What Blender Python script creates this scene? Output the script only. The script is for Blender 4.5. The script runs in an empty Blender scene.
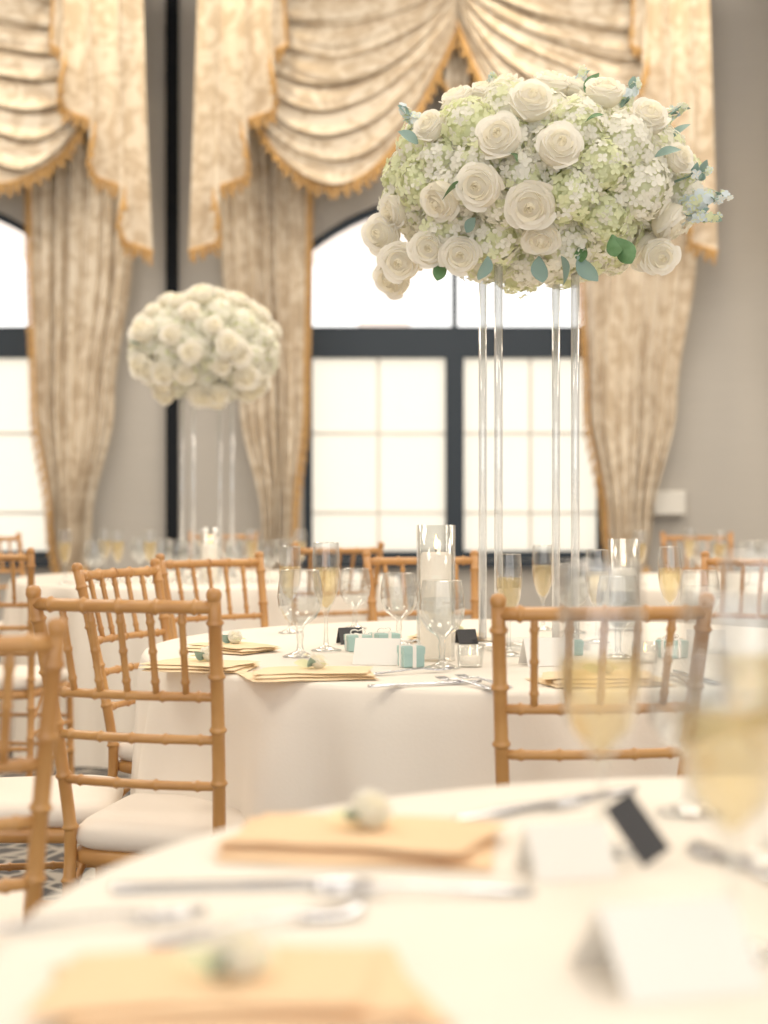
import bpy, math, random
from mathutils import Vector, Matrix, Quaternion, noise
R = random.Random(7)
scene = bpy.context.scene
CAMZ = 1.1
F = 1600.0

# ------------------------------------------------------------------ materials
def new_mat(name):
    m = bpy.data.materials.new(name); m.use_nodes = True
    nt = m.node_tree
    return m, nt, nt.nodes, nt.links, nt.nodes['Principled BSDF']

def pmat(name, col, rough=0.6, metal=0.0, spec=0.5, bump=None, var=None, sheen=0, emis=None):
    m, nt, N, L, b = new_mat(name)
    b.inputs['Base Color'].default_value = (*col, 1)
    b.inputs['Roughness'].default_value = rough
    b.inputs['Metallic'].default_value = metal
    b.inputs['Specular IOR Level'].default_value = spec
    if sheen: b.inputs['Sheen Weight'].default_value = sheen
    tc = N.new('ShaderNodeTexCoord')
    if var:
        col2, sc = var
        t = N.new('ShaderNodeTexNoise'); t.inputs['Scale'].default_value = sc; t.inputs['Detail'].default_value = 4
        L.new(tc.outputs['Object'], t.inputs['Vector'])
        r = N.new('ShaderNodeValToRGB')
        r.color_ramp.elements[0].position = .35; r.color_ramp.elements[1].position = .65
        r.color_ramp.elements[0].color = (*col, 1); r.color_ramp.elements[1].color = (*col2, 1)
        L.new(t.outputs['Fac'], r.inputs['Fac']); L.new(r.outputs['Color'], b.inputs['Base Color'])
    if bump:
        sc, st = bump
        t = N.new('ShaderNodeTexNoise'); t.inputs['Scale'].default_value = sc
        L.new(tc.outputs['Object'], t.inputs['Vector'])
        bp = N.new('ShaderNodeBump'); bp.inputs['Strength'].default_value = st; bp.inputs['Distance'].default_value = .01
        L.new(t.outputs['Fac'], bp.inputs['Height']); L.new(bp.outputs['Normal'], b.inputs['Normal'])
    if emis:
        b.inputs['Emission Color'].default_value = (*emis[0], 1); b.inputs['Emission Strength'].default_value = emis[1]
    return m

def translucent_mat(name, col, tcol, fac, emis=0):
    m, nt, N, L, b = new_mat(name)
    b.inputs['Base Color'].default_value = (*col, 1); b.inputs['Roughness'].default_value = .6
    b.inputs['Specular IOR Level'].default_value = .2
    if emis:
        b.inputs['Emission Color'].default_value = (*tcol, 1); b.inputs['Emission Strength'].default_value = emis
    t = N.new('ShaderNodeBsdfTranslucent'); t.inputs['Color'].default_value = (*tcol, 1)
    mx = N.new('ShaderNodeMixShader'); mx.inputs[0].default_value = fac
    L.new(b.outputs[0], mx.inputs[1]); L.new(t.outputs[0], mx.inputs[2])
    L.new(mx.outputs[0], N['Material Output'].inputs['Surface'])
    return m

def thin_glass(name, tint=(.97, .98, .98), base=.06, edge=.75, rough=.03, white_refl=0):
    m, nt, N, L, b = new_mat(name)
    N.remove(b)
    tr = N.new('ShaderNodeBsdfTransparent'); tr.inputs['Color'].default_value = (*tint, 1)
    gl = N.new('ShaderNodeBsdfGlossy'); gl.inputs['Roughness'].default_value = rough
    lw = N.new('ShaderNodeLayerWeight'); lw.inputs['Blend'].default_value = .35
    mr = N.new('ShaderNodeMapRange'); mr.inputs['To Min'].default_value = base; mr.inputs['To Max'].default_value = edge
    L.new(lw.outputs['Facing'], mr.inputs['Value'])
    mx = N.new('ShaderNodeMixShader')
    L.new(mr.outputs[0], mx.inputs[0]); L.new(tr.outputs[0], mx.inputs[1]); L.new(gl.outputs[0], mx.inputs[2])
    out = mx
    if white_refl:
        d = N.new('ShaderNodeBsdfDiffuse'); d.inputs['Color'].default_value = (.95, .96, .98, 1)  # white diffuse share stands in for bright reflections on the clear rods
        m2 = N.new('ShaderNodeMixShader'); m2.inputs[0].default_value = white_refl
        L.new(mx.outputs[0], m2.inputs[1]); L.new(d.outputs[0], m2.inputs[2]); out = m2
    L.new(out.outputs[0], N['Material Output'].inputs['Surface'])
    return m

def liquid(name, tint, dcol, fac):
    m, nt, N, L, b = new_mat(name)
    tr = N.new('ShaderNodeBsdfTransparent'); tr.inputs['Color'].default_value = (*tint, 1)
    b.inputs['Base Color'].default_value = (*dcol, 1); b.inputs['Roughness'].default_value = .1
    mx = N.new('ShaderNodeMixShader'); mx.inputs[0].default_value = fac
    L.new(tr.outputs[0], mx.inputs[1]); L.new(b.outputs[0], mx.inputs[2])
    L.new(mx.outputs[0], N['Material Output'].inputs['Surface'])
    return m

M_wood = pmat('gold_wood', (.47, .215, .062), .33, var=((.59, .30, .095), 9), bump=(60, .05))
M_cush = pmat('ivory_cushion', (.85, .77, .68), .8, bump=(40, .1))
M_cloth = pmat('tablecloth_satin', (.905, .835, .74), .75, spec=.25, sheen=.15, bump=(180, .04))
M_nap = pmat('napkin_peach', (.90, .63, .385), .8, spec=.2, bump=(120, .1))
M_nap2 = pmat('napkin_cream', (.90, .71, .46), .8, spec=.2, bump=(120, .1))
M_silver = pmat('silverware', (.62, .64, .70), .18, 1.0)
M_card = pmat('card_white', (.92, .89, .84), .7)
M_black = pmat('card_black', (.035, .035, .04), .55)
M_teal = pmat('favor_teal', (.36, .55, .52), .5)
M_candle = translucent_mat('candle_wax', (.95, .90, .82), (1, .85, .66), .15, .35)  # weak emission painted in for the glow of lit wax
M_flame = pmat('candle_flame', (1, .7, .3), emis=((1, .62, .22), 8))
M_wick = pmat('wick', (.03, .02, .02), .9)
M_glass = thin_glass('drinking_glass', base=.10, edge=.90)
M_hglass = thin_glass('candle_glass', base=.03, edge=.6)
M_acr = thin_glass('acrylic_clear', (.94, .955, .97), .20, .95, .10, white_refl=.16)
M_champ = liquid('champagne', (.97, .89, .68), (.93, .77, .46), .26)
M_water = liquid('water', (.96, .97, .97), (.9, .93, .93), .06)
M_petal = translucent_mat('rose_petal_white', (.98, .955, .90), (1, .98, .90), .38)
M_petal_in = translucent_mat('rose_petal_cream', (.97, .92, .80), (1, .96, .78), .4)
M_hyd = translucent_mat('hydrangea_white', (.96, .94, .86), (1, .99, .88), .3)
M_hydg = translucent_mat('hydrangea_green', (.83, .86, .58), (.92, .98, .62), .3)
M_core = pmat('flower_core', (.80, .82, .64), .9)
M_leaf = pmat('leaf_green', (.07, .17, .06), .45, var=((.13, .27, .12), 30))
M_leafb = pmat('leaf_eucalyptus', (.24, .37, .33), .5)
M_stock = translucent_mat('delphinium_pale', (.80, .88, .93), (.82, .93, 1), .3)

def wall_mat():
    m, nt, N, L, b = new_mat('wallpaper_taupe')
    tc = N.new('ShaderNodeTexCoord'); mp = N.new('ShaderNodeMapping'); mp.inputs['Scale'].default_value = (1.5, 1.5, 60)
    n = N.new('ShaderNodeTexNoise'); n.inputs['Scale'].default_value = 3; n.inputs['Detail'].default_value = 5
    r = N.new('ShaderNodeValToRGB')
    r.color_ramp.elements[0].color = (.43, .405, .37, 1); r.color_ramp.elements[1].color = (.51, .48, .44, 1)
    L.new(tc.outputs['Object'], mp.inputs[0]); L.new(mp.outputs[0], n.inputs[0]); L.new(n.outputs['Fac'], r.inputs[0])
    L.new(r.outputs[0], b.inputs['Base Color']); b.inputs['Roughness'].default_value = .8
    return m
M_wall = wall_mat()
M_ceil = pmat('ceiling_paint', (.82, .78, .72), .9)
M_dark = pmat('window_frame_dark', (.018, .028, .042), .5, spec=.3)
M_blk = pmat('black_trim', (.008, .010, .013), .8, spec=.1)
M_munt = pmat('muntin_tan', (.66, .62, .55), .6)
M_white = pmat('white_plastic', (.75, .73, .68), .5)
M_shade = translucent_mat('roller_shade', (.82, .79, .72), (.96, .935, .87), .88)
M_ext = pmat('stucco_pink', (.95, .82, .75), .9, bump=(20, .2))
M_terr = pmat('terrace_stone', (.90, .88, .83), .9, var=((.80, .76, .7), 2))
M_fringe = pmat('gold_fringe', (.40, .20, .045), .6, var=((.62, .35, .10), 40), sheen=.3)

def carpet():
    m, nt, N, L, b = new_mat('carpet_pattern')
    tc = N.new('ShaderNodeTexCoord')
    v = N.new('ShaderNodeTexVoronoi'); v.inputs['Scale'].default_value = 9; v.feature = 'DISTANCE_TO_EDGE'
    r = N.new('ShaderNodeValToRGB'); r.color_ramp.interpolation = 'EASE'
    e = r.color_ramp.elements
    e[0].position = .05; e[0].color = (.30, .27, .23, 1); e[1].position = .11; e[1].color = (.05, .048, .05, 1)
    x = e.new(.36); x.color = (.05, .045, .045, 1); y = e.new(.42); y.color = (.28, .22, .16, 1)
    L.new(tc.outputs['Object'], v.inputs['Vector']); L.new(v.outputs['Distance'], r.inputs[0])
    L.new(r.outputs[0], b.inputs['Base Color']); b.inputs['Roughness'].default_value = .95
    return m
M_carpet = carpet()

def damask():
    m, nt, N, L, b = new_mat('curtain_damask')
    tc = N.new('ShaderNodeTexCoord')
    n = N.new('ShaderNodeTexNoise'); n.inputs['Scale'].default_value = 7; n.inputs['Detail'].default_value = 3; n.inputs['Distortion'].default_value = 1.6
    r = N.new('ShaderNodeValToRGB')
    r.color_ramp.elements[0].position = .44; r.color_ramp.elements[1].position = .56
    r.color_ramp.elements[0].color = (.56, .445, .31, 1); r.color_ramp.elements[1].color = (.75, .655, .52, 1)
    L.new(tc.outputs['Object'], n.inputs[0]); L.new(n.outputs['Fac'], r.inputs[0]); L.new(r.outputs[0], b.inputs['Base Color'])
    b.inputs['Roughness'].default_value = .5; b.inputs['Sheen Weight'].default_value = .3
    return m
M_damask = damask()

# ------------------------------------------------------------------ mesh builder
class MB:
    def __init__(s): s.v = []; s.f = []; s.m = []; s.mats = []
    def mi(s, mat):
        if mat not in s.mats: s.mats.append(mat)
        return s.mats.index(mat)
    def add(s, verts, faces, mat, M=None):
        o = len(s.v); k = s.mi(mat)
        if M is not None: verts = [M @ Vector(p) for p in verts]
        s.v.extend([tuple(p) for p in verts])
        for f in faces: s.f.append(tuple(i + o for i in f)); s.m.append(k)
    def mesh(s, name, smooth=True):
        me = bpy.data.meshes.new(name); me.from_pydata(s.v, [], s.f)
        for mt in s.mats: me.materials.append(mt)
        me.polygons.foreach_set('material_index', s.m)
        me.polygons.foreach_set('use_smooth', [smooth] * len(s.f)); me.update()
        return me
    def obj(s, name, smooth=True, loc=(0, 0, 0), rz=0, parent=None):
        return put(s.mesh(name, smooth), name, loc, rz, parent)

def put(me, name, loc=(0, 0, 0), rz=0, parent=None, sc=1):
    o = bpy.data.objects.new(name, me); scene.collection.objects.link(o)
    o.location = loc; o.rotation_euler = (0, 0, rz); o.scale = (sc, sc, sc)
    if parent: o.parent = parent
    return o
def empty(name, loc=(0, 0, 0), rz=0):
    o = bpy.data.objects.new(name, None); scene.collection.objects.link(o); o.location = loc; o.rotation_euler = (0, 0, rz)
    o.empty_display_size = .05
    return o

def lathe(prof, n=32, cap0=False, cap1=False):
    V = []; Fc = []
    for r, z in prof:
        for i in range(n):
            a = 2 * math.pi * i / n; V.append((r * math.cos(a), r * math.sin(a), z))
    for j in range(len(prof) - 1):
        for i in range(n):
            k = (i + 1) % n; Fc.append((j * n + i, j * n + k, (j + 1) * n + k, (j + 1) * n + i))
    if cap0: Fc.append(tuple(reversed(range(n))))
    if cap1: Fc.append(tuple((len(prof) - 1) * n + i for i in range(n)))
    return V, Fc

def box(x0, x1, y0, y1, z0, z1):
    V = [(x0, y0, z0), (x1, y0, z0), (x1, y1, z0), (x0, y1, z0), (x0, y0, z1), (x1, y0, z1), (x1, y1, z1), (x0, y1, z1)]
    return V, [(3, 2, 1, 0), (4, 5, 6, 7), (0, 1, 5, 4), (1, 2, 6, 5), (2, 3, 7, 6), (3, 0, 4, 7)]

def sweep(pts, rads, n=10):
    V = []; Fc = []; pts = [Vector(p) for p in pts]
    up = None
    for i, p in enumerate(pts):
        t = (pts[min(i + 1, len(pts) - 1)] - pts[max(i - 1, 0)]).normalized()
        if up is None: up = t.orthogonal().normalized()
        else: up = (up - t * up.dot(t)).normalized()
        w = t.cross(up)
        for k in range(n):
            a = 2 * math.pi * k / n
            V.append(p + (up * math.cos(a) + w * math.sin(a)) * rads[i])
    for j in range(len(pts) - 1):
        for i in range(n):
            k = (i + 1) % n; Fc.append((j * n + i, j * n + k, (j + 1) * n + k, (j + 1) * n + i))
    Fc.append(tuple(reversed(range(n)))); Fc.append(tuple((len(pts) - 1) * n + i for i in range(n)))
    return V, Fc

def bamboo(mb, pts, r, mat, spacing=.095, n=10):
    pts = [Vector(p) for p in pts]
    L = [0]
    for a, b in zip(pts, pts[1:]): L.append(L[-1] + (b - a).length)
    T = L[-1]
    k = max(1, round(T / spacing)); nodes = [T * (i + .5) / k for i in range(k)]
    S = set([0, T] + L)
    for nd in nodes:
        for d in (-.008, -.004, 0, .004, .008):
            if 0 < nd + d < T: S.add(nd + d)
    S = sorted(S)
    def at(s):
        for i in range(len(L) - 1):
            if s <= L[i + 1] + 1e-9:
                t = (s - L[i]) / max(1e-9, L[i + 1] - L[i]); return pts[i].lerp(pts[i + 1], t)
        return pts[-1]
    rr = []
    for s in S:
        d = min(abs(s - nd) for nd in nodes); rr.append(r * (1 + .34 * math.exp(-(d / .004) ** 2)))
    V, Fc = sweep([at(s) for s in S], rr, n)
    mb.add(V, Fc, mat)

# ------------------------------------------------------------------ chair
def chair_mesh():
    mb = MB(); W = M_wood
    def post(z, sx):
        if z < .45:
            t = z / .45; return Vector((sx * (.165 - .010 * t), -.06 * (1 - t) ** 1.5, z))
        t = (z - .45) / .48; return Vector((sx * (.155 + .030 * t), -.095 * t ** 1.25, z))
    for sx in (-1, 1):
        bamboo(mb, [post(.93 * i / 18, sx) for i in range(19)], .0130, W, .1)
        V, Fc = lathe([(.0, .014), (.010, .012), (.0145, .005), (.0145, -.004), (.012, -.010)], 12)
        mb.add(V, Fc, W, Matrix.Translation(post(.93, sx)))
        bamboo(mb, [(sx * .190, .375, 0), (sx * .185, .37, .42)], .0130, W, .1)
        for z in (.16, .27):
            bamboo(mb, [post(z, sx), Vector((sx * .187, .372, z))], .008, W, .09)
        bamboo(mb, [post(.31, sx), Vector((sx * .172, .10, .40))], .007, W, .06)
    def rail(z, r, ext=0, bow=.02):
        a = post(z, -1); b = post(z, 1); P = []
        for i in range(13):
            t = -ext + (1 + 2 * ext) * i / 12; p = a.lerp(b, t); p.y -= bow * (1 - (2 * t - 1) ** 2); P.append(p)
        bamboo(mb, P, r, W, .075)
    rail(.908, .0125); rail(.738, .009); rail(.655, .009); rail(.565, .009)
    for i in range(5):
        t = (i + 1) / 6
        a = post(.738, -1).lerp(post(.738, 1), t); b = post(.908, -1).lerp(post(.908, 1), t)
        bo = .02 * (1 - (2 * t - 1) ** 2); a.y -= bo; b.y -= bo
        bamboo(mb, [a, b], .0070, W, .055, 8)
    for z in (.18, .29):
        bamboo(mb, [(-.187, .373, z), (.187, .373, z)], .008, W, .09)
    bamboo(mb, [post(.22, -1), post(.22, 1)], .008, W, .09)
    def slab(profile, mat):
        n = 48; V = []; Fc = []
        for ins, z in profile:
            for i in range(n):
                a = 2 * math.pi * i / n; c, s = math.cos(a), math.sin(a); e = 2 / 6
                x = math.copysign(abs(c) ** e, c); y = math.copysign(abs(s) ** e, s)
                hw = (.180 + .022 * y) - ins; V.append((x * hw, .185 + y * (.205 - ins), z))
        for j in range(len(profile) - 1):
            for i in range(n):
                k = (i + 1) % n; Fc.append((j * n + i, j * n + k, (j + 1) * n + k, (j + 1) * n + i))
        Fc.append(tuple(reversed(range(n)))); Fc.append(tuple((len(profile) - 1) * n + i for i in range(n)))
        mb.add(V, Fc, mat)
    slab([(.01, .395), (0, .40), (0, .42), (.008, .427)], W)
    slab([(.012, .427), (.0, .435), (-.003, .448), (.0, .462), (.012, .474), (.04, .481), (.10, .484)], M_cush)
    return mb.mesh('chiavari_chair')
CH = chair_mesh()
def chair(x, y, fx, fy):
    return put(CH, 'chiavari_chair', (x, y, 0.0), math.atan2(-fx, fy))

# ------------------------------------------------------------------ tables
TZ = .75
def table(cx, cy, r, seed):
    rr = random.Random(seed); mb = MB(); n = 300
    ks = [(rr.randint(9, 12), rr.random() * 6.28, .5), (rr.randint(16, 20), rr.random() * 6.28, .6), (rr.randint(25, 31), rr.random() * 6.28, .35)]
    rings = [(0.02, TZ), (r * .5, TZ), (r * .9, TZ), (r - .012, TZ), (r - .003, TZ - .003), (r + .002, TZ - .012)]
    V = []
    for q, z in rings:
        for i in range(n):
            a = 2 * math.pi * i / n; V.append((q * math.cos(a), q * math.sin(a), z))
    rows = 20
    for j in range(1, rows + 1):
        t = j / rows; z = (TZ - .012) * (1 - t) + .006 * t
        for i in range(n):
            a = 2 * math.pi * i / n
            f = sum(w * math.sin(k * a + p) for k, p, w in ks)
            f = f if f > 0 else -.8 * abs(f) ** .8
            q = r + .002 + (.012 + .03 * t) + .072 * f * (t ** .62) - .005 * (1 - t)
            V.append((q * math.cos(a), q * math.sin(a), z))
    Fc = []
    R_ = len(rings) + rows
    for j in range(R_ - 1):
        for i in range(n):
            k = (i + 1) % n; Fc.append((j * n + i, (j + 1) * n + i, (j + 1) * n + k, j * n + k))
    Fc.append(tuple(range(n)))
    mb.add(V, Fc, M_cloth)
    v, f = lathe([(.3, .0), (.3, .02), (.05, .04), (.05, .70), (r - .05, .71), (r - .03, .735)], 32, True, True)
    mb.add(v, f, M_wood)
    return mb.obj('banquet_table', loc=(cx, cy, 0))

T1 = (.351, 3.90, .93)
T0 = (.45, 1.30, .76)
T2 = (-.83, 7.5, .9)
table(*T1, 3); table(*T0, 5); table(*T2, 11); table(1.75, 7.2, .9, 12); table(-3.1, 5.6, .9, 13); table(3.6, 5.2, .9, 14)

def on_table(px, py, z=TZ):
    d = (CAMZ - z) * F / (py - 500); return ((px - 384) * d / F, d)

# ------------------------------------------------------------------ glassware
def glass_mesh(kind):
    mb = MB()
    if kind == 'flute':
        prof = [(0, .0), (.032, .0), (.033, .002), (.020, .005), (.006, .012), (.0042, .03), (.004, .075), (.008, .088), (.018, .105), (.026, .13), (.030, .16), (.030, .19), (.027, .232)]
        liq = [(.001, .091), (.016, .106), (.0243, .13), (.0285, .16), (.0287, .178)]; lm = M_champ
    elif kind == 'goblet':
        prof = [(0, .0), (.037, .0), (.038, .002), (.025, .006), (.008, .013), (.006, .03), (.0085, .045), (.0065, .058), (.012, .068), (.033, .082), (.046, .105), (.049, .13), (.046, .16), (.041, .185)]
        liq = [(.001, .071), (.031, .084), (.044, .106), (.0472, .13), (.046, .148)]; lm = M_water
    else:
        prof = [(0, .0), (.034, .0), (.035, .002), (.022, .006), (.006, .014), (.0042, .03), (.004, .075), (.012, .090), (.031, .118), (.040, .155), (.0415, .19), (.039, .235), (.038, .272)]
        liq = [(.001, .092), (.029, .118), (.0382, .155), (.0397, .180)]; lm = M_champ
    v, f = lathe(prof, 36); mb.add(v, f, M_glass)
    top = prof[-1]; v, f = lathe([top, (top[0] - .0008, top[1] + .0006), (top[0] - .0016, top[1] - .001)], 36); mb.add(v, f, M_glass)
    v, f = lathe(liq, 36, False, True); mb.add(v, f, lm)
    return mb.mesh(kind)
GM = {k: glass_mesh(k) for k in ('flute', 'goblet', 'wine')}
GN = {'flute': 'champagne_flute', 'goblet': 'water_goblet', 'wine': 'wine_glass'}
def gl(kind, x, y, sc=1): return put(GM[kind], GN[kind], (x, y, TZ + .001), R.random() * 6, sc=sc)

for k, px, d, s in [('goblet', 300, 3.63, 1.06), ('flute', 326, 3.78, 1.10), ('goblet', 442, 3.38, 1), ('goblet', 399, 3.95, .95), ('flute', 670, 4.1, 1.02),
                    ('flute', 509, 3.66, 1), ('flute', 543, 4.40, 1), ('goblet', 572, 4.3, 1), ('goblet', 618, 3.60, 1), ('flute', 597, 4.0, 1),
                    ('goblet', 700, 3.9, 1), ('flute', 290, 4.3, 1), ('goblet', 355, 4.45, .9)]:
    gl(k, (px - 384) * d / F, d, s)
for k, px, d, s in [('wine', 601, 1.60, 1.06), ('wine', 732, 1.24, 1.02), ('wine', 765, 1.55, 1.10), ('goblet', 690, 1.80, 1.0)]:
    gl(k, (px - 384) * d / F, d, s)
for px, d in [(65, 6.9), (95, 7.0), (105, 7.3), (118, 7.1), (150, 7.0), (162, 7.3), (178, 7.15), (236, 7.0), (252, 7.2), (268, 7.0), (285, 7.3), (300, 7.1), (190, 6.9), (230, 7.8), (140, 7.7)]:
    gl(R.choice(['flute', 'goblet', 'goblet']), (px - 384) * d / F, d)
for px, d in [(640, 6.8), (720, 6.7), (705, 7.0), (750, 6.8), (765, 7.1), (690, 7.4)]:
    gl(R.choice(['flute', 'goblet']), (px - 384) * d / F, d)

# ------------------------------------------------------------------ candles
def hurricane(x, y, h=.29, r=.043, ch=.23):
    mb = MB()
    v, f = lathe([(0, 0), (r, 0), (r, h), (r - .003, h), (r - .003, .008), (0, .008)], 36); mb.add(v, f, M_hglass)
    v, f = lathe([(.001, .0085), (r - .009, .0085), (r - .009, ch - .006), (r - .013, ch), (.012, ch - .004), (.001, ch - .006)], 32, True, True); mb.add(v, f, M_candle)
    v, f = lathe([(.0012, ch - .006), (.0012, ch + .010)], 8, True, True); mb.add(v, f, M_wick)
    v, f = lathe([(.0005, ch + .006), (.004, ch + .012), (.005, ch + .018), (.003, ch + .028), (.0003, ch + .04)], 12); mb.add(v, f, M_flame)
    return mb.obj('hurricane_candle', loc=(x, y, TZ + .001))
hurricane((436 - 384) * 3.55 / F, 3.55, .30, .043, .24)
hurricane((210 - 384) * 6.95 / F, 6.95, .24, .045, .17)
hurricane(.66, 4.40, .25, .043, .17)
def tealight(x, y):
    mb = MB()
    v, f = lathe([(0, 0), (.026, 0), (.030, .03), (.028, .045), (.026, .045), (.026, .006), (0, .006)], 24); mb.add(v, f, M_hglass)
    v, f = lathe([(.001, .0065), (.022, .0065), (.022, .022), (.001, .022)], 24); mb.add(v, f, M_candle)
    v, f = lathe([(.0005, .024), (.003, .029), (.002, .036), (.0003, .044)], 8); mb.add(v, f, M_flame)
    return mb.obj('tealight_candle', loc=(x, y, TZ + .001))
x, y = on_table(470, 664); tealight(x, y)
x, y = on_table(645, 660); tealight(x, y)

# ------------------------------------------------------------------ flowers
def rose_parts(seed=0):
    rr = random.Random(seed); parts = []
    n = 22
    for i in range(n):
        t = i / (n - 1); phi = i * 2.4 + rr.uniform(-.25, .25)
        r0 = .07 + .83 * t ** .9
        h = .80 * math.sqrt(max(.0, 1 - (r0 / 1.10) ** 2))
        w = 1.7 - 1.0 * t ** .7
        lip = .0 if t < .25 else .06 + .14 * t
        V = []; nu, nv = 9, 7
        for b in range(nv):
            tb = b / (nv - 1)
            for a in range(nu):
                ta = a / (nu - 1) * 2 - 1
                wid = w * (.5 + .5 * math.sin(min(1, tb * 1.2) * math.pi / 2)) * (1 - .25 * tb ** 5)
                ph = phi + ta * wid
                close = .35 * max(0, tb - .5) * 2 if t < .25 else 0
                q = r0 * (.40 + .60 * math.sin(tb * math.pi / 2)) * (1 - close) * (1 + .07 * ta * (1 if i % 2 else -1)) + lip * max(0, tb - .7) * 2.4
                z0 = -.35
                z = z0 + (h + .08 - z0) * tb ** .8 - .15 * (ta ** 2) * tb * (.4 + t) - lip * 1.3 * max(0, tb - .78) + .02 * math.sin(3 * ta + i) * tb
                V.append((q * math.cos(ph), q * math.sin(ph), z))
        Fc = [(b * nu + a, b * nu + a + 1, (b + 1) * nu + a + 1, (b + 1) * nu + a) for b in range(nv - 1) for a in range(nu - 1)]
        parts.append((V, Fc, M_petal_in if t < .45 else M_petal))
    prof = []
    for k in range(9):
        r = .02 + .86 * k / 8; prof.append((r, .80 * math.sqrt(1 - (r / 1.10) ** 2) - .13 - .08 * (k / 8)))
    prof += [(.80, -.05), (.62, -.3), (.3, -.45), (.02, -.5)]
    v, f = lathe(prof, 18); parts.append((v, f, M_petal_in))  # filler dome added under the petals to brighten the dark gaps
    return parts
ROSES = [rose_parts(i) for i in range(4)]
def align(n, spin=0):
    return Vector((0, 0, 1)).rotation_difference(Vector(n).normalized()).to_matrix().to_4x4() @ Matrix.Rotation(spin, 4, 'Z')
def add_rose(mb, p, n, r, rr):
    M = Matrix.Translation(p) @ align(n, rr.random() * 6.28) @ Matrix.Scale(r, 4)
    for V, Fc, mt in rr.choice(ROSES): mb.add(V, Fc, mt, M)
def floret():
    V = [(0, 0, 0)]; Fc = []
    for k in range(4):
        a = k * math.pi / 2
        def P(r, w, z): return (r * math.cos(a) - w * math.sin(a), r * math.sin(a) + w * math.cos(a), z)
        o = len(V)
        V += [P(.5, -.42, .10), P(.62, 0, .02), P(.5, .42, .10), P(1.0, -.30, .06), P(1.08, 0, .10), P(1.0, .30, .06)]
        Fc += [(0, o, o + 1), (0, o + 1, o + 2), (o, o + 3, o + 4, o + 1), (o + 1, o + 4, o + 5, o + 2)]
    return V, Fc
FLO = floret()
def add_hydrangea(mb, p, n, r, rr, green=.25):
    n = Vector(n).normalized(); p = Vector(p); cnt = 120
    A = align(n)
    for i in range(cnt):
        z = 1 - 1.45 * (i + .5) / cnt; q = math.sqrt(max(0, 1 - z * z)); a = i * 2.39996 + rr.uniform(-.1, .1)
        d = A @ Vector((q * math.cos(a), q * math.sin(a), z))
        d = (d + Vector((rr.uniform(-.15, .15), rr.uniform(-.15, .15), rr.uniform(-.15, .15)))).normalized()
        rad = r * rr.uniform(.86, 1.08)
        dn = (d + Vector((rr.uniform(-.4, .4), rr.uniform(-.4, .4), rr.uniform(-.4, .4)))).normalized()
        M = Matrix.Translation(p + d * rad) @ align(dn, rr.random() * 6) @ Matrix.Scale(r * rr.uniform(.17, .235), 4)
        mt = M_hydg if rr.random() < green else M_hyd
        mb.add(*FLO, mt, M)
    v, f = lathe([(.01, .86), (.45, .72), (.76, .3), (.82, 0), (.6, -.4), (.02, -.6)], 12)
    mb.add(v, f, M_hydg, Matrix.Translation(p) @ A @ Matrix.Scale(r, 4))
def add_leaf(mb, p, d, L, rr, mt=None):
    V = []; Fc = []; n = 6
    for i in range(n + 1):
        t = i / n; w = .28 * math.sin(math.pi * min(1, t * .97 + .02)) ** .8
        z = -.25 * t * t
        V += [(-w, t, z + w * .35), (0, t, z), (w, t, z + w * .35)]
    for i in range(n):
        a = i * 3; Fc += [(a, a + 1, a + 4, a + 3), (a + 1, a + 2, a + 5, a + 4)]
    q = Vector((0, 1, 0)).rotation_difference(Vector(d).normalized()).to_matrix().to_4x4()
    mb.add(V, Fc, mt or M_leaf, Matrix.Translation(p) @ q @ Matrix.Rotation(rr.uniform(-.9, .9), 4, 'Y') @ Matrix.Scale(L, 4))
def add_sprig(mb, p, d, L, rr):
    p = Vector(p); d = Vector(d).normalized(); v, f = sweep([p, p + d * L], [.003, .0012], 6); mb.add(v, f, M_leafb)
    for i in range(15):
        t = .2 + .8 * i / 14; q = p + d * L * t
        s = Vector((rr.uniform(-1, 1), rr.uniform(-1, 1), rr.uniform(-1, 1))); s = (s - d * s.dot(d)).normalized()
        nn = (s + d * .4).normalized(); rad = .016 * (1.25 - t * .8)
        for _ in range(2):
            M = Matrix.Translation(q + s * rad) @ align(nn, rr.random() * 6) @ Matrix.Scale(.014 * (1.3 - .65 * t), 4)
            mb.add(*FLO, rr.choice([M_stock, M_stock, M_hyd, M_hydg]), M)
    for i in range(4): add_leaf(mb, p + d * L * rr.uniform(0, .8), (d + Vector((rr.uniform(-1, 1), rr.uniform(-1, 1), rr.uniform(-1, 1))) * .7), .034, rr, M_leafb)

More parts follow.
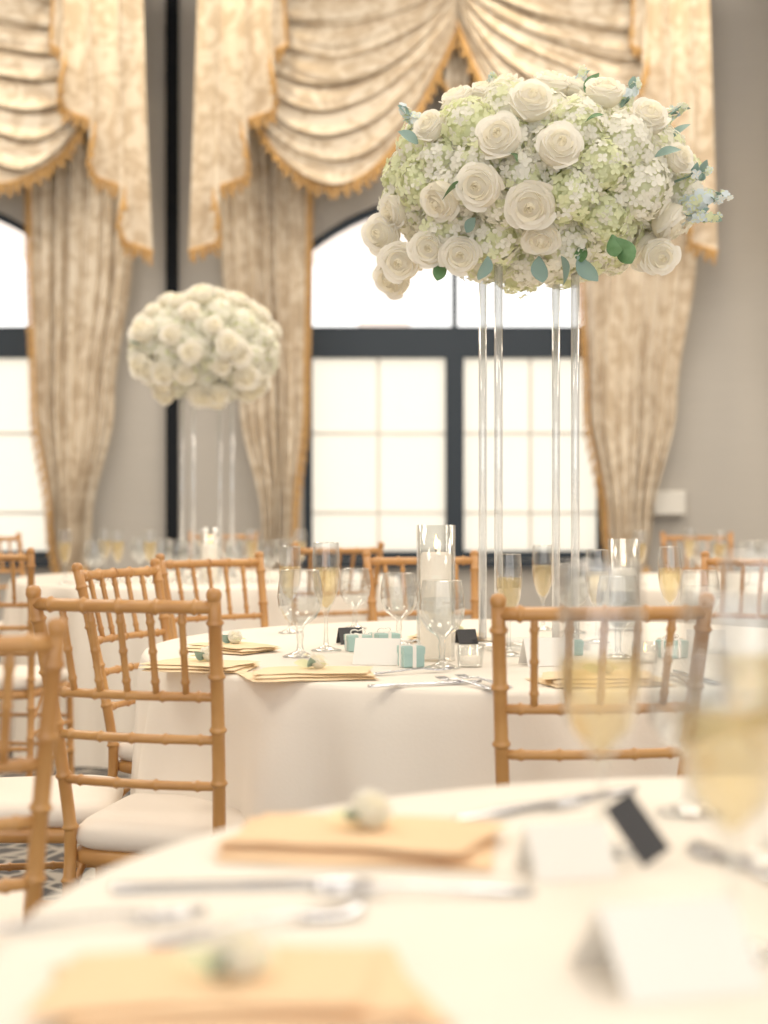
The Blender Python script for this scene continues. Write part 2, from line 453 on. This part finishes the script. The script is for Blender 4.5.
def bouquet(rx, ry, rz, front, seed, npts, rose_frac, extra=(), sprigs=(), leaves=(), green=.25, nleaf=16):
    rr = random.Random(seed); mb = MB(); placed = []
    ix, iy, iz = rx - .055, ry - .055, rz - .05
    v, f = lathe([(math.sin(math.pi * i / 14) + .001, math.cos(math.pi * i / 14)) for i in range(15)], 28)
    mb.add([(a * ix * .93, b * iy * .93, c * iz * .9) for a, b, c in v], f, M_core)
    def nrm(p): return Vector((p.x / ix ** 2, p.y / iy ** 2, p.z / iz ** 2)).normalized()
    for dx, dz, r in front:
        k = (dx / ix) ** 2 + (dz / iz) ** 2
        if k > .97: s = math.sqrt(.97 / k); dxe, dze = dx * s, dz * s
        else: dxe, dze = dx, dz
        k = min(.97, k); p = Vector((dxe, -iy * math.sqrt(1 - k), dze))
        n = nrm(p); n = (n + Vector((rr.uniform(-.25, .25), -.35, .1 + rr.uniform(-.2, .3)))).normalized()
        add_rose(mb, p + nrm(p) * .035, n, r, rr); placed.append((p, r))
    for i in range(npts):
        z = 1 - 2 * (i + .5) / npts; q = math.sqrt(1 - z * z); a = i * 2.39996
        p = Vector((q * math.cos(a) * ix, q * math.sin(a) * iy, z * iz))
        n = nrm(p)
        near = min([(p - o).length for o, _ in placed] + [1])
        if near < .07:
            add_hydrangea(mb, p - n * .030, n, rr.uniform(.058, .064), rr, green * .6)
        elif rr.random() < rose_frac:
            add_rose(mb, p + n * .030, n + Vector((rr.uniform(-.2, .2), rr.uniform(-.2, .2), 0)), rr.uniform(.046, .056), rr); placed.append((p, .05))
            add_hydrangea(mb, p - n * .030, n, .062, rr, green * .6)
        else:
            add_hydrangea(mb, p - n * rr.uniform(.000, .022), n, rr.uniform(.062, .074), rr, rr.choice([green * .2, green, green * 2.4]))
    for x, y, z, r, n in extra: add_rose(mb, Vector((x, y, z)), Vector(n), r, rr)
    for p, d, L in sprigs: add_sprig(mb, p, d, L, rr)
    for p, d, L, mt in leaves: add_leaf(mb, Vector(p), d, L, rr, mt)
    for i in range(nleaf):
        a = rr.random() * 6.28; zz = rr.uniform(-.9, .9); q = math.sqrt(1 - zz * zz)
        p = Vector((q * math.cos(a) * rx, q * math.sin(a) * ry, zz * rz)) * .88
        n = nrm(p); add_leaf(mb, p, n + Vector((rr.uniform(-1, 1), rr.uniform(-1, 1), rr.uniform(-1, 1))) * .6, rr.uniform(.045, .065), rr, rr.choice([M_leaf, M_leafb]))
    return mb

def stand(height, s=.187):
    mb = MB(); h = s / 2
    for sx in (-1, 1):
        for sy in (-1, 1):
            v, f = lathe([(.0100, .012), (.0100, height - .008)], 20, True, True); mb.add(v, f, M_acr, Matrix.Translation((sx * h, sy * h, 0)))
    v, f = box(-h - .03, h + .03, -h - .03, h + .03, 0, .012); mb.add(v, f, M_hglass)
    v, f = box(-h - .02, h + .02, -h - .02, h + .02, height - .008, height); mb.add(v, f, M_hglass)
    return mb.mesh('acrylic_stand', True)

S = 1600 / (T1[1] - .15)
fr = [(478, 200, .058), (522, 214, .062), (543, 177, .056), (494, 168, .056), (521, 138, .056), (549, 102, .052), (500, 94, .05), (592, 122, .05),
      (628, 146, .052), (636, 238, .056), (662, 255, .045), (458, 114, .048), (578, 94, .042), (436, 150, .044), (402, 205, .045), (477, 98, .042), (655, 175, .04)]
front = [((a - 540) / S, -(b - 182) / S, c) for a, b, c in fr if c > 0]
extra = [(-.375, -.02, -.12, .054, (-.6, -.8, -.1)), (-.335, -.08, -.19, .054, (-.3, -.9, -.4)), (-.27, -.14, -.17, .052, (-.2, -1, -.2)), (-.35, .06, -.21, .052, (-.6, -.6, -.5)), (-.20, -.17, -.19, .05, (-.1, -1, -.3)),
         (.26, -.16, -.19, .048, (.2, -.9, -.4))]
sprigs = [((.31, -.12, -.05), (1, -.3, .02), .12), ((.30, -.12, -.09), (1, -.3, -.1), .11), ((.25, -.12, .12), (.9, -.2, .5), .09), ((.08, -.05, .19), (.25, -.1, 1), .085),
          ((.29, .02, .02), (1, 0, .3), .10), ((-.28, -.08, .12), (-.8, -.2, .7), .08), ((.18, -.1, .16), (.5, -.2, .8), .08), ((.32, -.12, -.07), (1, -.5, .15), .12), ((.30, -.16, -.02), (.9, -.6, .25), .09), ((-.10, -.05, .2), (-.4, -.2, 1), .06)]
leaves = [((-.20, -.29, -.05), (-.6, -.3, -.3), .07, M_leaf), ((.15, -.27, -.17), (.4, -.4, -.8), .085, M_leaf), ((.14, -.26, -.16), (.1, -.4, -.9), .07, M_leaf),
          ((-.02, -.2, -.20), (0, -.3, -1), .075, M_leafb), ((.03, -.2, -.20), (.3, -.2, -1), .07, M_leafb), ((-.14, -.2, -.2), (-.2, -.3, -1), .07, M_leafb), ((-.24, -.15, -.2), (-.3, -.2, -1), .06, M_leaf),
          ((.30, -.1, .09), (.6, -.2, .7), .06, M_leafb), ((.1, -.1, .20), (.4, -.1, .9), .06, M_leaf), ((.07, -.2, -.2), (.5, -.2, -.9), .08, M_leafb), ((-.08, -.32, .01), (-.3, -.6, -.3), .05, M_leaf),
          ((.07, -.32, .08), (.5, -.6, .3), .05, M_leaf), ((.24, -.24, .02), (.7, -.5, .3), .06, M_leafb), ((-.3, -.2, .06), (-.6, -.5, .4), .055, M_leafb)]

c1 = empty('tall_floral_centerpiece', (T1[0], T1[1], TZ + .001))
put(stand(.925), 'acrylic_stand', rz=.14, parent=c1)
bouquet(.388, .36, .24, front, 4, 84, .16, extra, sprigs, leaves, .27, 16).obj('flower_arrangement', loc=(.028, 0, 1.87 - TZ), parent=c1)
c2 = empty('tall_floral_centerpiece', (T2[0], T2[1], TZ + .001))
put(stand(.86), 'acrylic_stand', rz=.41, parent=c2)
rr2 = random.Random(9)
front2 = [(rr2.uniform(-.3, .3), rr2.uniform(-.2, .22), rr2.uniform(.06, .07)) for _ in range(18)]
bouquet(.36, .34, .265, front2, 8, 64, .5, green=.04, nleaf=8).obj('flower_arrangement', loc=(-.01, 0, .86 + .215), parent=c2)

# ------------------------------------------------------------------ table settings
def napkin(px, py, w, d, rz, mat, bud=.020):
    x, y = on_table(px, py, TZ + .01); mb = MB(); rr = random.Random(int(px * 7 + py))
    for L in range(3):
        nx, ny = 18, 12; ox, oy = rr.uniform(-.012, .012), rr.uniform(-.010, .010); V = []; Fc = []; z0 = .0035 + L * .0058
        ww, dd = w * (1 - .05 * L), d * (1 - .12 * L)
        for side in (0, 1):
            for j in range(ny + 1):
                for i in range(nx + 1):
                    u, v = i / nx * 2 - 1, j / ny * 2 - 1
                    e = (1 - abs(v) ** 8) ** .5 * (1 - abs(u) ** 14) ** .5
                    zz = z0 + (.0034 if side else -.0034) * e + .0022 * noise.noise(Vector((u * 2, v * 2, px)))
                    V.append((u * ww / 2 + ox + .014 * v * (L - 1), v * dd / 2 + oy + .008 * math.sin(2 * u + L), max(zz, .0005)))
        o = (nx + 1) * (ny + 1)
        for j in range(ny):
            for i in range(nx):
                a = j * (nx + 1) + i; Fc.append((a, a + nx + 1, a + nx + 2, a + 1)); Fc.append((o + a, o + a + 1, o + a + nx + 2, o + a + nx + 1))
        mb.add(V, Fc, mat)
    if bud:
        add_rose(mb, Vector((.01, 0, .018 + bud * .6)), Vector((.5, -.4, 1)), bud, rr)
        for k in range(5): add_leaf(mb, Vector((0, 0, .024)), (math.cos(k * 1.3 + 2), math.sin(k * 1.3 + 2), .35), .036, rr, (M_hydg, M_hydg, M_leafb, M_hydg, M_hydg)[k])
    return mb.obj('folded_napkin', loc=(x, y, TZ), rz=rz)

napkin(312, 670, .25, .17, .12, M_nap2); napkin(205, 662, .22, .17, -.3, M_nap2); napkin(232, 644, .2, .15, -.7, M_nap2); napkin(600, 675, .24, .17, .1, M_nap2)
napkin(360, 832, .27, .21, -.22, M_nap, .024); napkin(225, 985, .25, .19, .12, M_nap, .022)
napkin(450, 634, .2, .12, .1, M_nap2)

def strip_mesh(stations, th, mat, mb, x0=0):
    V = []; Fc = []
    for y, w, z in stations:
        V += [(x0 - w, y, z), (x0 - w * .6, y, z + th), (x0 + w * .6, y, z + th), (x0 + w, y, z), (x0, y, z - th * .2)]
    for i in range(len(stations) - 1):
        for k in range(5):
            a = i * 5 + k; b = i * 5 + (k + 1) % 5; Fc.append((a, b, b + 5, a + 5))
    Fc.append((4, 3, 2, 1, 0)); o = (len(stations) - 1) * 5; Fc.append((o, o + 1, o + 2, o + 3, o + 4))
    mb.add(V, Fc, mat)
def fork_mesh():
    mb = MB()
    strip_mesh([(-.10, .005, .002), (-.095, .010, .002), (-.05, .007, .004), (0, .004, .007), (.03, .004, .008), (.045, .011, .006), (.055, .012, .005)], .003, M_silver, mb)
    for i in range(4): strip_mesh([(.052, .0022, .005), (.075, .0018, .004), (.10, .0009, .007)], .002, M_silver, mb, (i - 1.5) * .0062)
    return mb.mesh('fork')
def knife_mesh():
    mb = MB()
    strip_mesh([(-.12, .005, .002), (-.115, .010, .002), (-.06, .008, .002), (-.005, .006, .002), (.0, .0085, .002), (.06, .010, .002), (.095, .008, .002), (.115, .001, .002)], .004, M_silver, mb)
    return mb.mesh('knife')
def spoon_mesh():
    mb = MB()
    strip_mesh([(-.10, .005, .002), (-.095, .010, .002), (-.05, .006, .004), (0, .004, .007), (.03, .004, .008), (.04, .012, .005), (.055, .019, .003), (.075, .020, .003), (.09, .014, .005), (.098, .003, .007)], .002, M_silver, mb)
    return mb.mesh('spoon')
FK, KN, SP = fork_mesh(), knife_mesh(), spoon_mesh()
def cut(me, nm, px, py, rz): x, y = on_table(px, py); put(me, nm, (x, y, TZ + .001), rz)
cut(FK, 'fork', 410, 671, -1.1); cut(KN, 'knife', 427, 683, -1.2); cut(FK, 'fork', 466, 683, .5); cut(FK, 'fork', 484, 681, .45)
cut(KN, 'knife', 695, 676, .2); cut(FK, 'fork', 680, 680, .1)
cut(KN, 'knife', 245, 886, -1.45); cut(FK, 'fork', 422, 893, 1.60); cut(SP, 'spoon', 262, 926, -1.0); cut(KN, 'knife', 570, 800, -.9); cut(FK, 'fork', 520, 812, -1.0)
cut(FK, 'fork', 85, 925, -1.3); cut(SP, 'spoon', 745, 868, .3)

def tent(px, py, w, h, rz, mat=M_card, nm='place_card', ang=.5):
    x, y = on_table(px, py); mb = MB(); b = h * math.sin(ang); t = .0008
    z = h * math.cos(ang)
    for s in (-1, 1):
        V = [(-w / 2, s * b, 0), (w / 2, s * b, 0), (w / 2, 0, z), (-w / 2, 0, z), (-w / 2, s * (b + t * 2), 0), (w / 2, s * (b + t * 2), 0), (w / 2, s * t, z + t), (-w / 2, s * t, z + t)]
        mb.add(V, [(0, 1, 2, 3), (7, 6, 5, 4), (0, 4, 5, 1), (1, 5, 6, 2), (2, 6, 7, 3), (3, 7, 4, 0)], mat)
    return mb.obj(nm, smooth=False, loc=(x, y, TZ + .001), rz=rz)
tent(378, 661, .10, .062, -.2); tent(545, 662, .10, .065, .25); tent(706, 650, .09, .06, -.2)
tent(350, 641, .06, .045, .3, M_black, 'black_menu_card'); tent(466, 641, .05, .04, .3, M_black, 'black_menu_card')
tent(665, 975, .11, .075, .3, ang=.75); tent(565, 870, .08, .055, .25, ang=.6)
x, y = on_table(657, 866); mb = MB(); v, f = box(-.016, .016, 0, .0015, 0, .072); mb.add(v, f, M_black)
o = mb.obj('black_menu_card', smooth=False, loc=(x, y, TZ + .011)); o.rotation_euler = (math.radians(-38), math.radians(-34), 0)

def favor(px, py, w, h, rz):
    x, y = on_table(px, py); mb = MB()
    b = w / 2; e = .002
    V, Fc = [], []
    for ins, z in [(e, 0), (0, e), (0, h * .62)]: V += [(-b + ins, -b + ins, z), (b - ins, -b + ins, z), (b - ins, b - ins, z), (-b + ins, b - ins, z)]
    for ins, z in [(-.0015, h * .62), (-.0015, h - e), (e, h)]: V += [(-b + ins, -b + ins, z), (b - ins, -b + ins, z), (b - ins, b - ins, z), (-b + ins, b - ins, z)]
    for j in range(5):
        for k in range(4): Fc.append((j * 4 + k, j * 4 + (k + 1) % 4, j * 4 + 4 + (k + 1) % 4, j * 4 + 4 + k))
    Fc += [(3, 2, 1, 0), (20, 21, 22, 23)]
    mb.add(V, Fc, M_teal)
    q = .004
    v, f = box(-q, q, -b - .003, b + .003, 0, h + .0012); mb.add(v, f, M_card)
    v, f = box(-b - .003, b + .003, -q, q, 0, h + .0014); mb.add(v, f, M_card)
    for s in (-1, 1):
        pts = [(0, 0, h)] + [(s * (.009 + .009 * math.sin(a)), .004 * math.cos(a), h + .006 - .006 * math.cos(a * 1.0)) for a in [i * .6 for i in range(8)]]
        v, f = sweep(pts, [.0015] * len(pts), 6); mb.add(v, f, M_card)
    return mb.obj('favor_box', smooth=False, loc=(x, y, TZ + .001), rz=rz)
favor(358, 648, .055, .038, .2); favor(384, 645, .055, .036, .5); favor(411, 664, .045, .045, .3); favor(570, 652, .05, .035, .1); favor(672, 655, .05, .04, .5)

# ------------------------------------------------------------------ chairs
chair(-.462, 3.08, .30, 1); chair(.372, 2.88, -.10, 1); chair(-.97, 3.47, 1, .08); chair(-.64, 4.32, .9, -.42); chair(-.49, 5.0, .62, -.78)
chair(.145, 5.2, .25, -1); chair(1.16, 5.05, -.5, -.85); chair(1.66, 4.0, -1, -.05); chair(-.652, 2.22, -.32, 1)
for x, y, fx, fy in [(-1.42, 5.75, .1, 1), (-.22, 6.5, -.4, .9), (-2.15, 6.95, .9, .3), (-1.9, 5.3, -1, .2), (-.9, 8.9, 0, -1), (1.7, 8.6, 0, -1), (2.95, 6.6, -.9, .4), (1.9, 5.9, .1, 1),
                     (-2.0, 8.4, .8, -.6), (-3.1, 4.2, 0, 1)]:
    chair(x, y, fx, fy)

# ------------------------------------------------------------------ room
XL, XR, YB, YF, H = -5.7, 7.2, 11.0, -5.5, 5.3
def boxobj(name, x0, x1, y0, y1, z0, z1, mat, parent=None):
    mb = MB(); v, f = box(x0, x1, y0, y1, z0, z1); mb.add(v, f, mat); return mb.obj(name, smooth=False, parent=parent)
boxobj('floor', XL, XR, YF, YB, -.1, 0, M_carpet)
boxobj('ceiling', XL - .2, XR + .2, YF, YB + .25, H, H + .15, M_ceil)
boxobj('wall_left', XL - .2, XL, YF, YB, 0, H, M_wall)
boxobj('wall_right', XR, XR + .2, YF, YB, 0, H, M_wall)
WS = YB / F
def wz(py): return CAMZ + (500 - py) * WS
WC = [(-96 - 384) * WS, (455 - 384) * WS, (1010 - 384) * WS]
HW = 152 * WS; ZB, ZS, ZA = wz(557), wz(245), wz(188)
def arch_pts(hw, zb, zs, za, n=20):
    rise = za - zs; Rr = (hw * hw + rise * rise) / (2 * rise); cz = za - Rr; a0 = math.asin(min(1, hw / Rr))
    P = [(-hw, zb), (hw, zb)]
    for i in range(n + 1):
        a = a0 - 2 * a0 * i / n; P.append((Rr * math.sin(a), cz + Rr * math.cos(a)))
    return P
def plate(name, outer, holes, y0, y1, mat, parent=None):
    cu = bpy.data.curves.new(name, 'CURVE'); cu.dimensions = '2D'; cu.fill_mode = 'BOTH'; cu.extrude = (y1 - y0) / 2
    for pl in [outer] + holes:
        sp = cu.splines.new('POLY'); sp.points.add(len(pl) - 1); sp.use_cyclic_u = True
        for i, (a, b) in enumerate(pl): sp.points[i].co = (a, b, 0, 1)
    tmp = bpy.data.objects.new('tmp', cu); scene.collection.objects.link(tmp)
    bpy.context.view_layer.update()
    dg = bpy.context.evaluated_depsgraph_get()
    me = bpy.data.meshes.new_from_object(tmp.evaluated_get(dg)); bpy.data.objects.remove(tmp)
    me.transform(Matrix.Translation((0, (y0 + y1) / 2, 0)) @ Matrix.Rotation(math.pi / 2, 4, 'X'))
    me.materials.clear(); me.materials.append(mat)
    return put(me, name, parent=parent)
holes = [[(x + c, z) for x, z in arch_pts(HW, ZB, ZS, ZA)] for c in WC]
plate('wall_back', [(XL, 0), (XR, 0), (XR, H), (XL, H)], holes, YB, YB + .2, M_wall)
for i, c in enumerate(WC):
    e = empty('window_%d' % (i + 1), (c, 0, 0))
    o = arch_pts(HW - .002, ZB + .002, ZS, ZA - .002); inn = arch_pts(HW - .06, ZB + .06, ZS - .01, ZA - .06)
    plate('frame', o, [inn], YB + .04, YB + .12, M_dark, e)
    zt0, zt1 = wz(354), wz(323)
    boxobj('transom', -HW + .05, HW - .05, YB + .03, YB + .13, zt0, zt1, M_dark, e)
    boxobj('mullion', -.062, .062, YB + .03, YB + .13, ZB + .03, zt0, M_dark, e)
    boxobj('mullion_upper', -.02, .02, YB + .05, YB + .11, zt1, ZA - .05, M_dark, e)
    for s in (-1, 1):
        xa, xb = .062, HW - .055
        xm = (xa + xb) / 2
        boxobj('muntin_v', s * xm - .010, s * xm + .010, YB + .07, YB + .10, ZB + .05, zt0, M_munt, e)
        for pz in (430, 510):
            z = wz(pz); a, b = sorted((s * xa, s * xb)); boxobj('muntin_h', a, b, YB + .075, YB + .095, z - .010, z + .010, M_munt, e)
        a, b = sorted((s * xa, s * xb)); boxobj('roller_shade', a, b, YB + .105, YB + .106, ZB + .05, zt0, M_shade, e)
    boxobj('sill', -HW - .08, HW + .08, YB - .06, YB - .002, ZB - .05, ZB + .0, M_dark, e)
boxobj('baseboard_back', XL, XR, YB - .03, YB - .002, 0, .16, M_dark)
px0, px1 = (167 - 384) * WS, (179 - 384) * WS
boxobj('trim_1', px0, px1, YB - .07, YB - .002, 0, H, M_blk)
boxobj('trim_2', XL, XR, YB - .14, YB - .095, H - .16, H, M_ceil)
bx = (667 - 384) * WS
mb = MB(); v, f = lathe([(.001, 0), (.10, 0), (.12, .02), (.12, .09), (.105, .11), (.001, .11)], 4)
mb.add(v, f, M_white, Matrix.Translation((bx, YB - .002, wz(500))) @ Matrix.Rotation(math.pi / 2, 4, 'X') @ Matrix.Diagonal((1.35, 1.0, 1, 1)) @ Matrix.Rotation(math.pi / 4, 4, 'Z'))
mb.obj('wall_speaker', smooth=False)

# exterior
e = empty('exterior_arcade')
hl = [[(x + c, z) for x, z in arch_pts(1.6, 0.02, 3.3, 4.6)] for c in (-9.5, -5.7, -1.9, 1.9, 5.7, 9.5)]
plate('arcade_wall', [(-18, 0), (18, 0), (18, 5.0), (-18, 5.0)], hl, 21, 21.4, M_ext, e)
boxobj('exterior_ground', -25, 25, YB + .3, 45, -.12, -.02, M_terr)

# ------------------------------------------------------------------ curtains
CS = .00672
def cz(py, y=10.75): return CAMZ + (500 - py) * y / F
def lerp_rows(rows, py):
    for (p0, a0, b0), (p1, a1, b1) in zip(rows, rows[1:]):
        if py <= p1:
            t = (py - p0) / (p1 - p0); t = t * t * (3 - 2 * t); return a0 + (a1 - a0) * t, b0 + (b1 - b0) * t
    return rows[-1][1:]
def grid_mesh(mb, fn, nu, nv, mat):
    V = [fn(i / nu, j / nv) for j in range(nv + 1) for i in range(nu + 1)]
    Fc = [(j * (nu + 1) + i, j * (nu + 1) + i + 1, (j + 1) * (nu + 1) + i + 1, (j + 1) * (nu + 1) + i) for j in range(nv) for i in range(nu)]
    mb.add(V, Fc, mat)
def fringe(mb, path, L=.08):
    path = [Vector(p) for p in path]
    v, f = sweep(path, [.012] * len(path), 6); mb.add(v, f, M_fringe)
    acc = 0; step = .022; k = 0
    for a, b in zip(path, path[1:]):
        d = (b - a).length; t = 0
        while acc + (d - t) >= step:
            t += step - acc; acc = 0
            p = a.lerp(b, t / d); k += 1
            ll = L * (.75 + .45 * ((k % 3) == 0))
            v, f = lathe([(.004, 0), (.010, -ll * .25), (.006, -ll * .4), (.012, -ll * .8), (.010, -ll)], 6, False, False)
            mb.add(v, f, M_fringe, Matrix.Translation(p + Vector((0, -.005, 0))) @ Matrix.Rotation(R.uniform(-.25, .25), 4, 'Y'))
        acc += d - t
INNER = {(0, 1): 136, (1, -1): 150, (1, 1): 124}
OUTER = {(1, 1): 250, (0, 1): 268}
def treatment(idx, c, seed):
    rr = random.Random(seed)
    e = empty('window_curtain', (c, 0, 0))
    for s, nm in ((1, 'panel_right'), (-1, 'panel_left')):
        mb = MB(); q = INNER.get((idx, s), 138) - 118
        rows = [(-45, 118 + q, 250), (150, 118 + q, 242), (250, 119 + q, 238), (400, 126 + q * .85, 219), (520, 148 + q * .5, 196), (575, 157 + q * .4, 190), (610, 154 + q * .4, 196), (660, 140 + q * .4, 212)]
        ph = rr.random() * 6
        def fn(u, v):
            py = -45 + 704 * v; a, b = lerp_rows(rows, py)
            uu = u + .018 * math.sin(4 * math.pi * u + ph + v * 2)
            x = s * (a + (b - a) * uu) * CS
            amp = .055 * (.7 + .3 * math.sin(u * 9 + ph))
            y = 10.80 + amp * math.sin(2 * math.pi * 6.5 * u + ph + .5 * math.sin(v * 5)) + .015 * math.sin(2 * math.pi * 13 * u + v * 8)
            return (x, y, cz(py))
        grid_mesh(mb, fn, 110, 70, M_damask)
        P = [fn(0, j / 60) for j in range(12, 60)]
        v_, f_ = sweep([(p[0], p[1] - .01, p[2]) for p in P], [.010] * len(P), 6); mb.add(v_, f_, M_fringe)
        for j, p in enumerate(P):
            for k in range(3):
                z = p[2] - k * .026
                v_, f_ = lathe([(.004, 0), (.008, -.015), (.010, -.038), (.007, -.048)], 6); mb.add(v_, f_, M_fringe, Matrix.Translation((p[0], p[1] - .015, z)) @ Matrix.Rotation(s * .9, 4, 'Y'))
        a, b = lerp_rows(rows, 572); pts = [(s * (a + (b - a) * t) * CS, 10.80 - .11 * math.sin(math.pi * t) - .02, cz(578 - 10 * t)) for t in [i / 10 for i in range(-1, 12)]]
        v_, f_ = sweep(pts, [.022] * len(pts), 8); mb.add(v_, f_, M_fringe)
        mb.obj(nm, parent=e)
        mb = MB(); ph2 = rr.random()
        def sw(u, v):
            wl, wr = 2 - 4 * v, 230 - 30 * v * v
            x = wl + (wr - wl) * u
            endl = -48 + 48 * v; endr = -48 + 152 * v
            base = endl + (endr - endl) * u ** 1.2
            sag = (126 * v ** .85) * max(0, math.sin(math.pi * min(1, max(0, u * .96 + .02)))) ** .75
            w = math.sin(math.pi * u) ** .5 if 0 < u < 1 else 0
            nz = noise.noise(Vector((u * 2.2, v * 3.0, seed + s)))
            vv = v + .03 * math.sin(5 * u + ph2 * 9) + .05 * nz
            am = .75 + .8 * noise.noise(Vector((u * 3, v * 7, seed * 2.3 + s)))
            fold = math.sin(2 * math.pi * 8 * vv + .7 * math.sin(3 * u) + ph2)
            fold2 = math.sin(2 * math.pi * 17 * vv + 2.2 * u + 3 * nz)
            y = 10.58 - .10 * w * (.5 + v * .5) - .045 * fold * am * (.45 + .55 * w) - .018 * fold2
            return (s * x * y / F, y, cz(base + sag + 6 * fold * w * am, y))
        grid_mesh(mb, sw, 60, 150, M_damask)
        fringe(mb, [sw(i / 60, 1) for i in range(61)])
        mb.obj('swag', parent=e)
        mb = MB(); ou = OUTER.get((idx, s), 262)
        def jb(u, v):
            x = 172 + (ou - 172) * u
            tri = abs(((u * 3.2 + .2) % 1) * 2 - 1)
            bot = 40 + 215 * u ** .95 + 20 * (tri - .5)
            py = -48 + (bot + 48) * v
            fan = 1 - .10 * (1 - v)
            xx = x + 9 * math.sin(2 * math.pi * 3.2 * u) * (.3 + .7 * v)
            y = 10.40 + .055 * math.cos(2 * math.pi * 3.2 * u + .4) * (.5 + .5 * v) + .012 * math.sin(u * 40 + v * 4)
            return (s * (218 + (xx - 218) * fan) * y / F, y, cz(py, y))
        grid_mesh(mb, jb, 90, 40, M_damask)
        fringe(mb, [jb(i / 90, 1) for i in range(91)])
        fringe(mb, [jb(0, .25 + .75 * i / 20) for i in range(21)], .04)
        mb.obj('jabot', parent=e)
    mb = MB()
    def cj(u, v):
        bot = 120 - 110 * abs(u * 2 - 1); py = -48 + (bot + 48) * v
        return ((-38 + 76 * u) * CS, 10.70 + .04 * math.cos(2 * math.pi * 4 * u), cz(py))
    grid_mesh(mb, cj, 50, 20, M_damask); fringe(mb, [cj(i / 50, 1) for i in range(51)], .06); mb.obj('centre_jabot', parent=e)
    boxobj('pelmet_board', -1.78, 1.78, 10.36, 10.99, cz(-50), cz(-62), M_damask, e)
    return e
for i, c in enumerate(WC):
    treatment(i, c, 20 + i)

# ------------------------------------------------------------------ lights
def add_light(name, typ, loc, energy, col, rot=(0, 0, 0), **kw):
    l = bpy.data.lights.new(name, typ); l.energy = energy; l.color = col
    for k, v in kw.items(): setattr(l, k, v)
    o = bpy.data.objects.new(name, l); scene.collection.objects.link(o); o.location = loc; o.rotation_euler = rot
    return o
for c in WC:
    for dx in (-1.45, .25, 1.45):
        add_light('downlight', 'SPOT', (c + dx, 10.0, 5.22), 125, (1, .78, .48), (math.radians(8), 0, 0), spot_size=math.radians(66), spot_blend=1, shadow_soft_size=.06)
for x in (-3, 1, 5):
    for y, en in ((1.5, 75), (5.0, 112), (8.3, 120)):
        add_light('ceiling_fill_light', 'AREA', (x, y, 5.2), en, (1, .88, .72), size=1.6)  # added overhead fill to brighten the room evenly, no real fixtures
w = bpy.data.worlds.new('World'); scene.world = w; w.use_nodes = True
bg = w.node_tree.nodes['Background']; bg.inputs[0].default_value = (1, .985, .955, 1); bg.inputs[1].default_value = 2.4
scene.view_settings.view_transform = 'Standard'
scene.view_settings.exposure = -.32
scene.view_settings.gamma = 1.15

# ------------------------------------------------------------------ camera
cam = bpy.data.cameras.new('camera'); co = bpy.data.objects.new('camera', cam); scene.collection.objects.link(co)
cam.sensor_fit = 'HORIZONTAL'; cam.sensor_width = 24; cam.lens = 50
co.location = (0, 0, CAMZ); co.rotation_euler = (math.pi / 2, 0, 0)
cam.shift_y = -12 / 1024
cam.clip_start = .05
cam.dof.use_dof = True; cam.dof.focus_distance = 3.6; cam.dof.aperture_fstop = 2.0
scene.camera = co
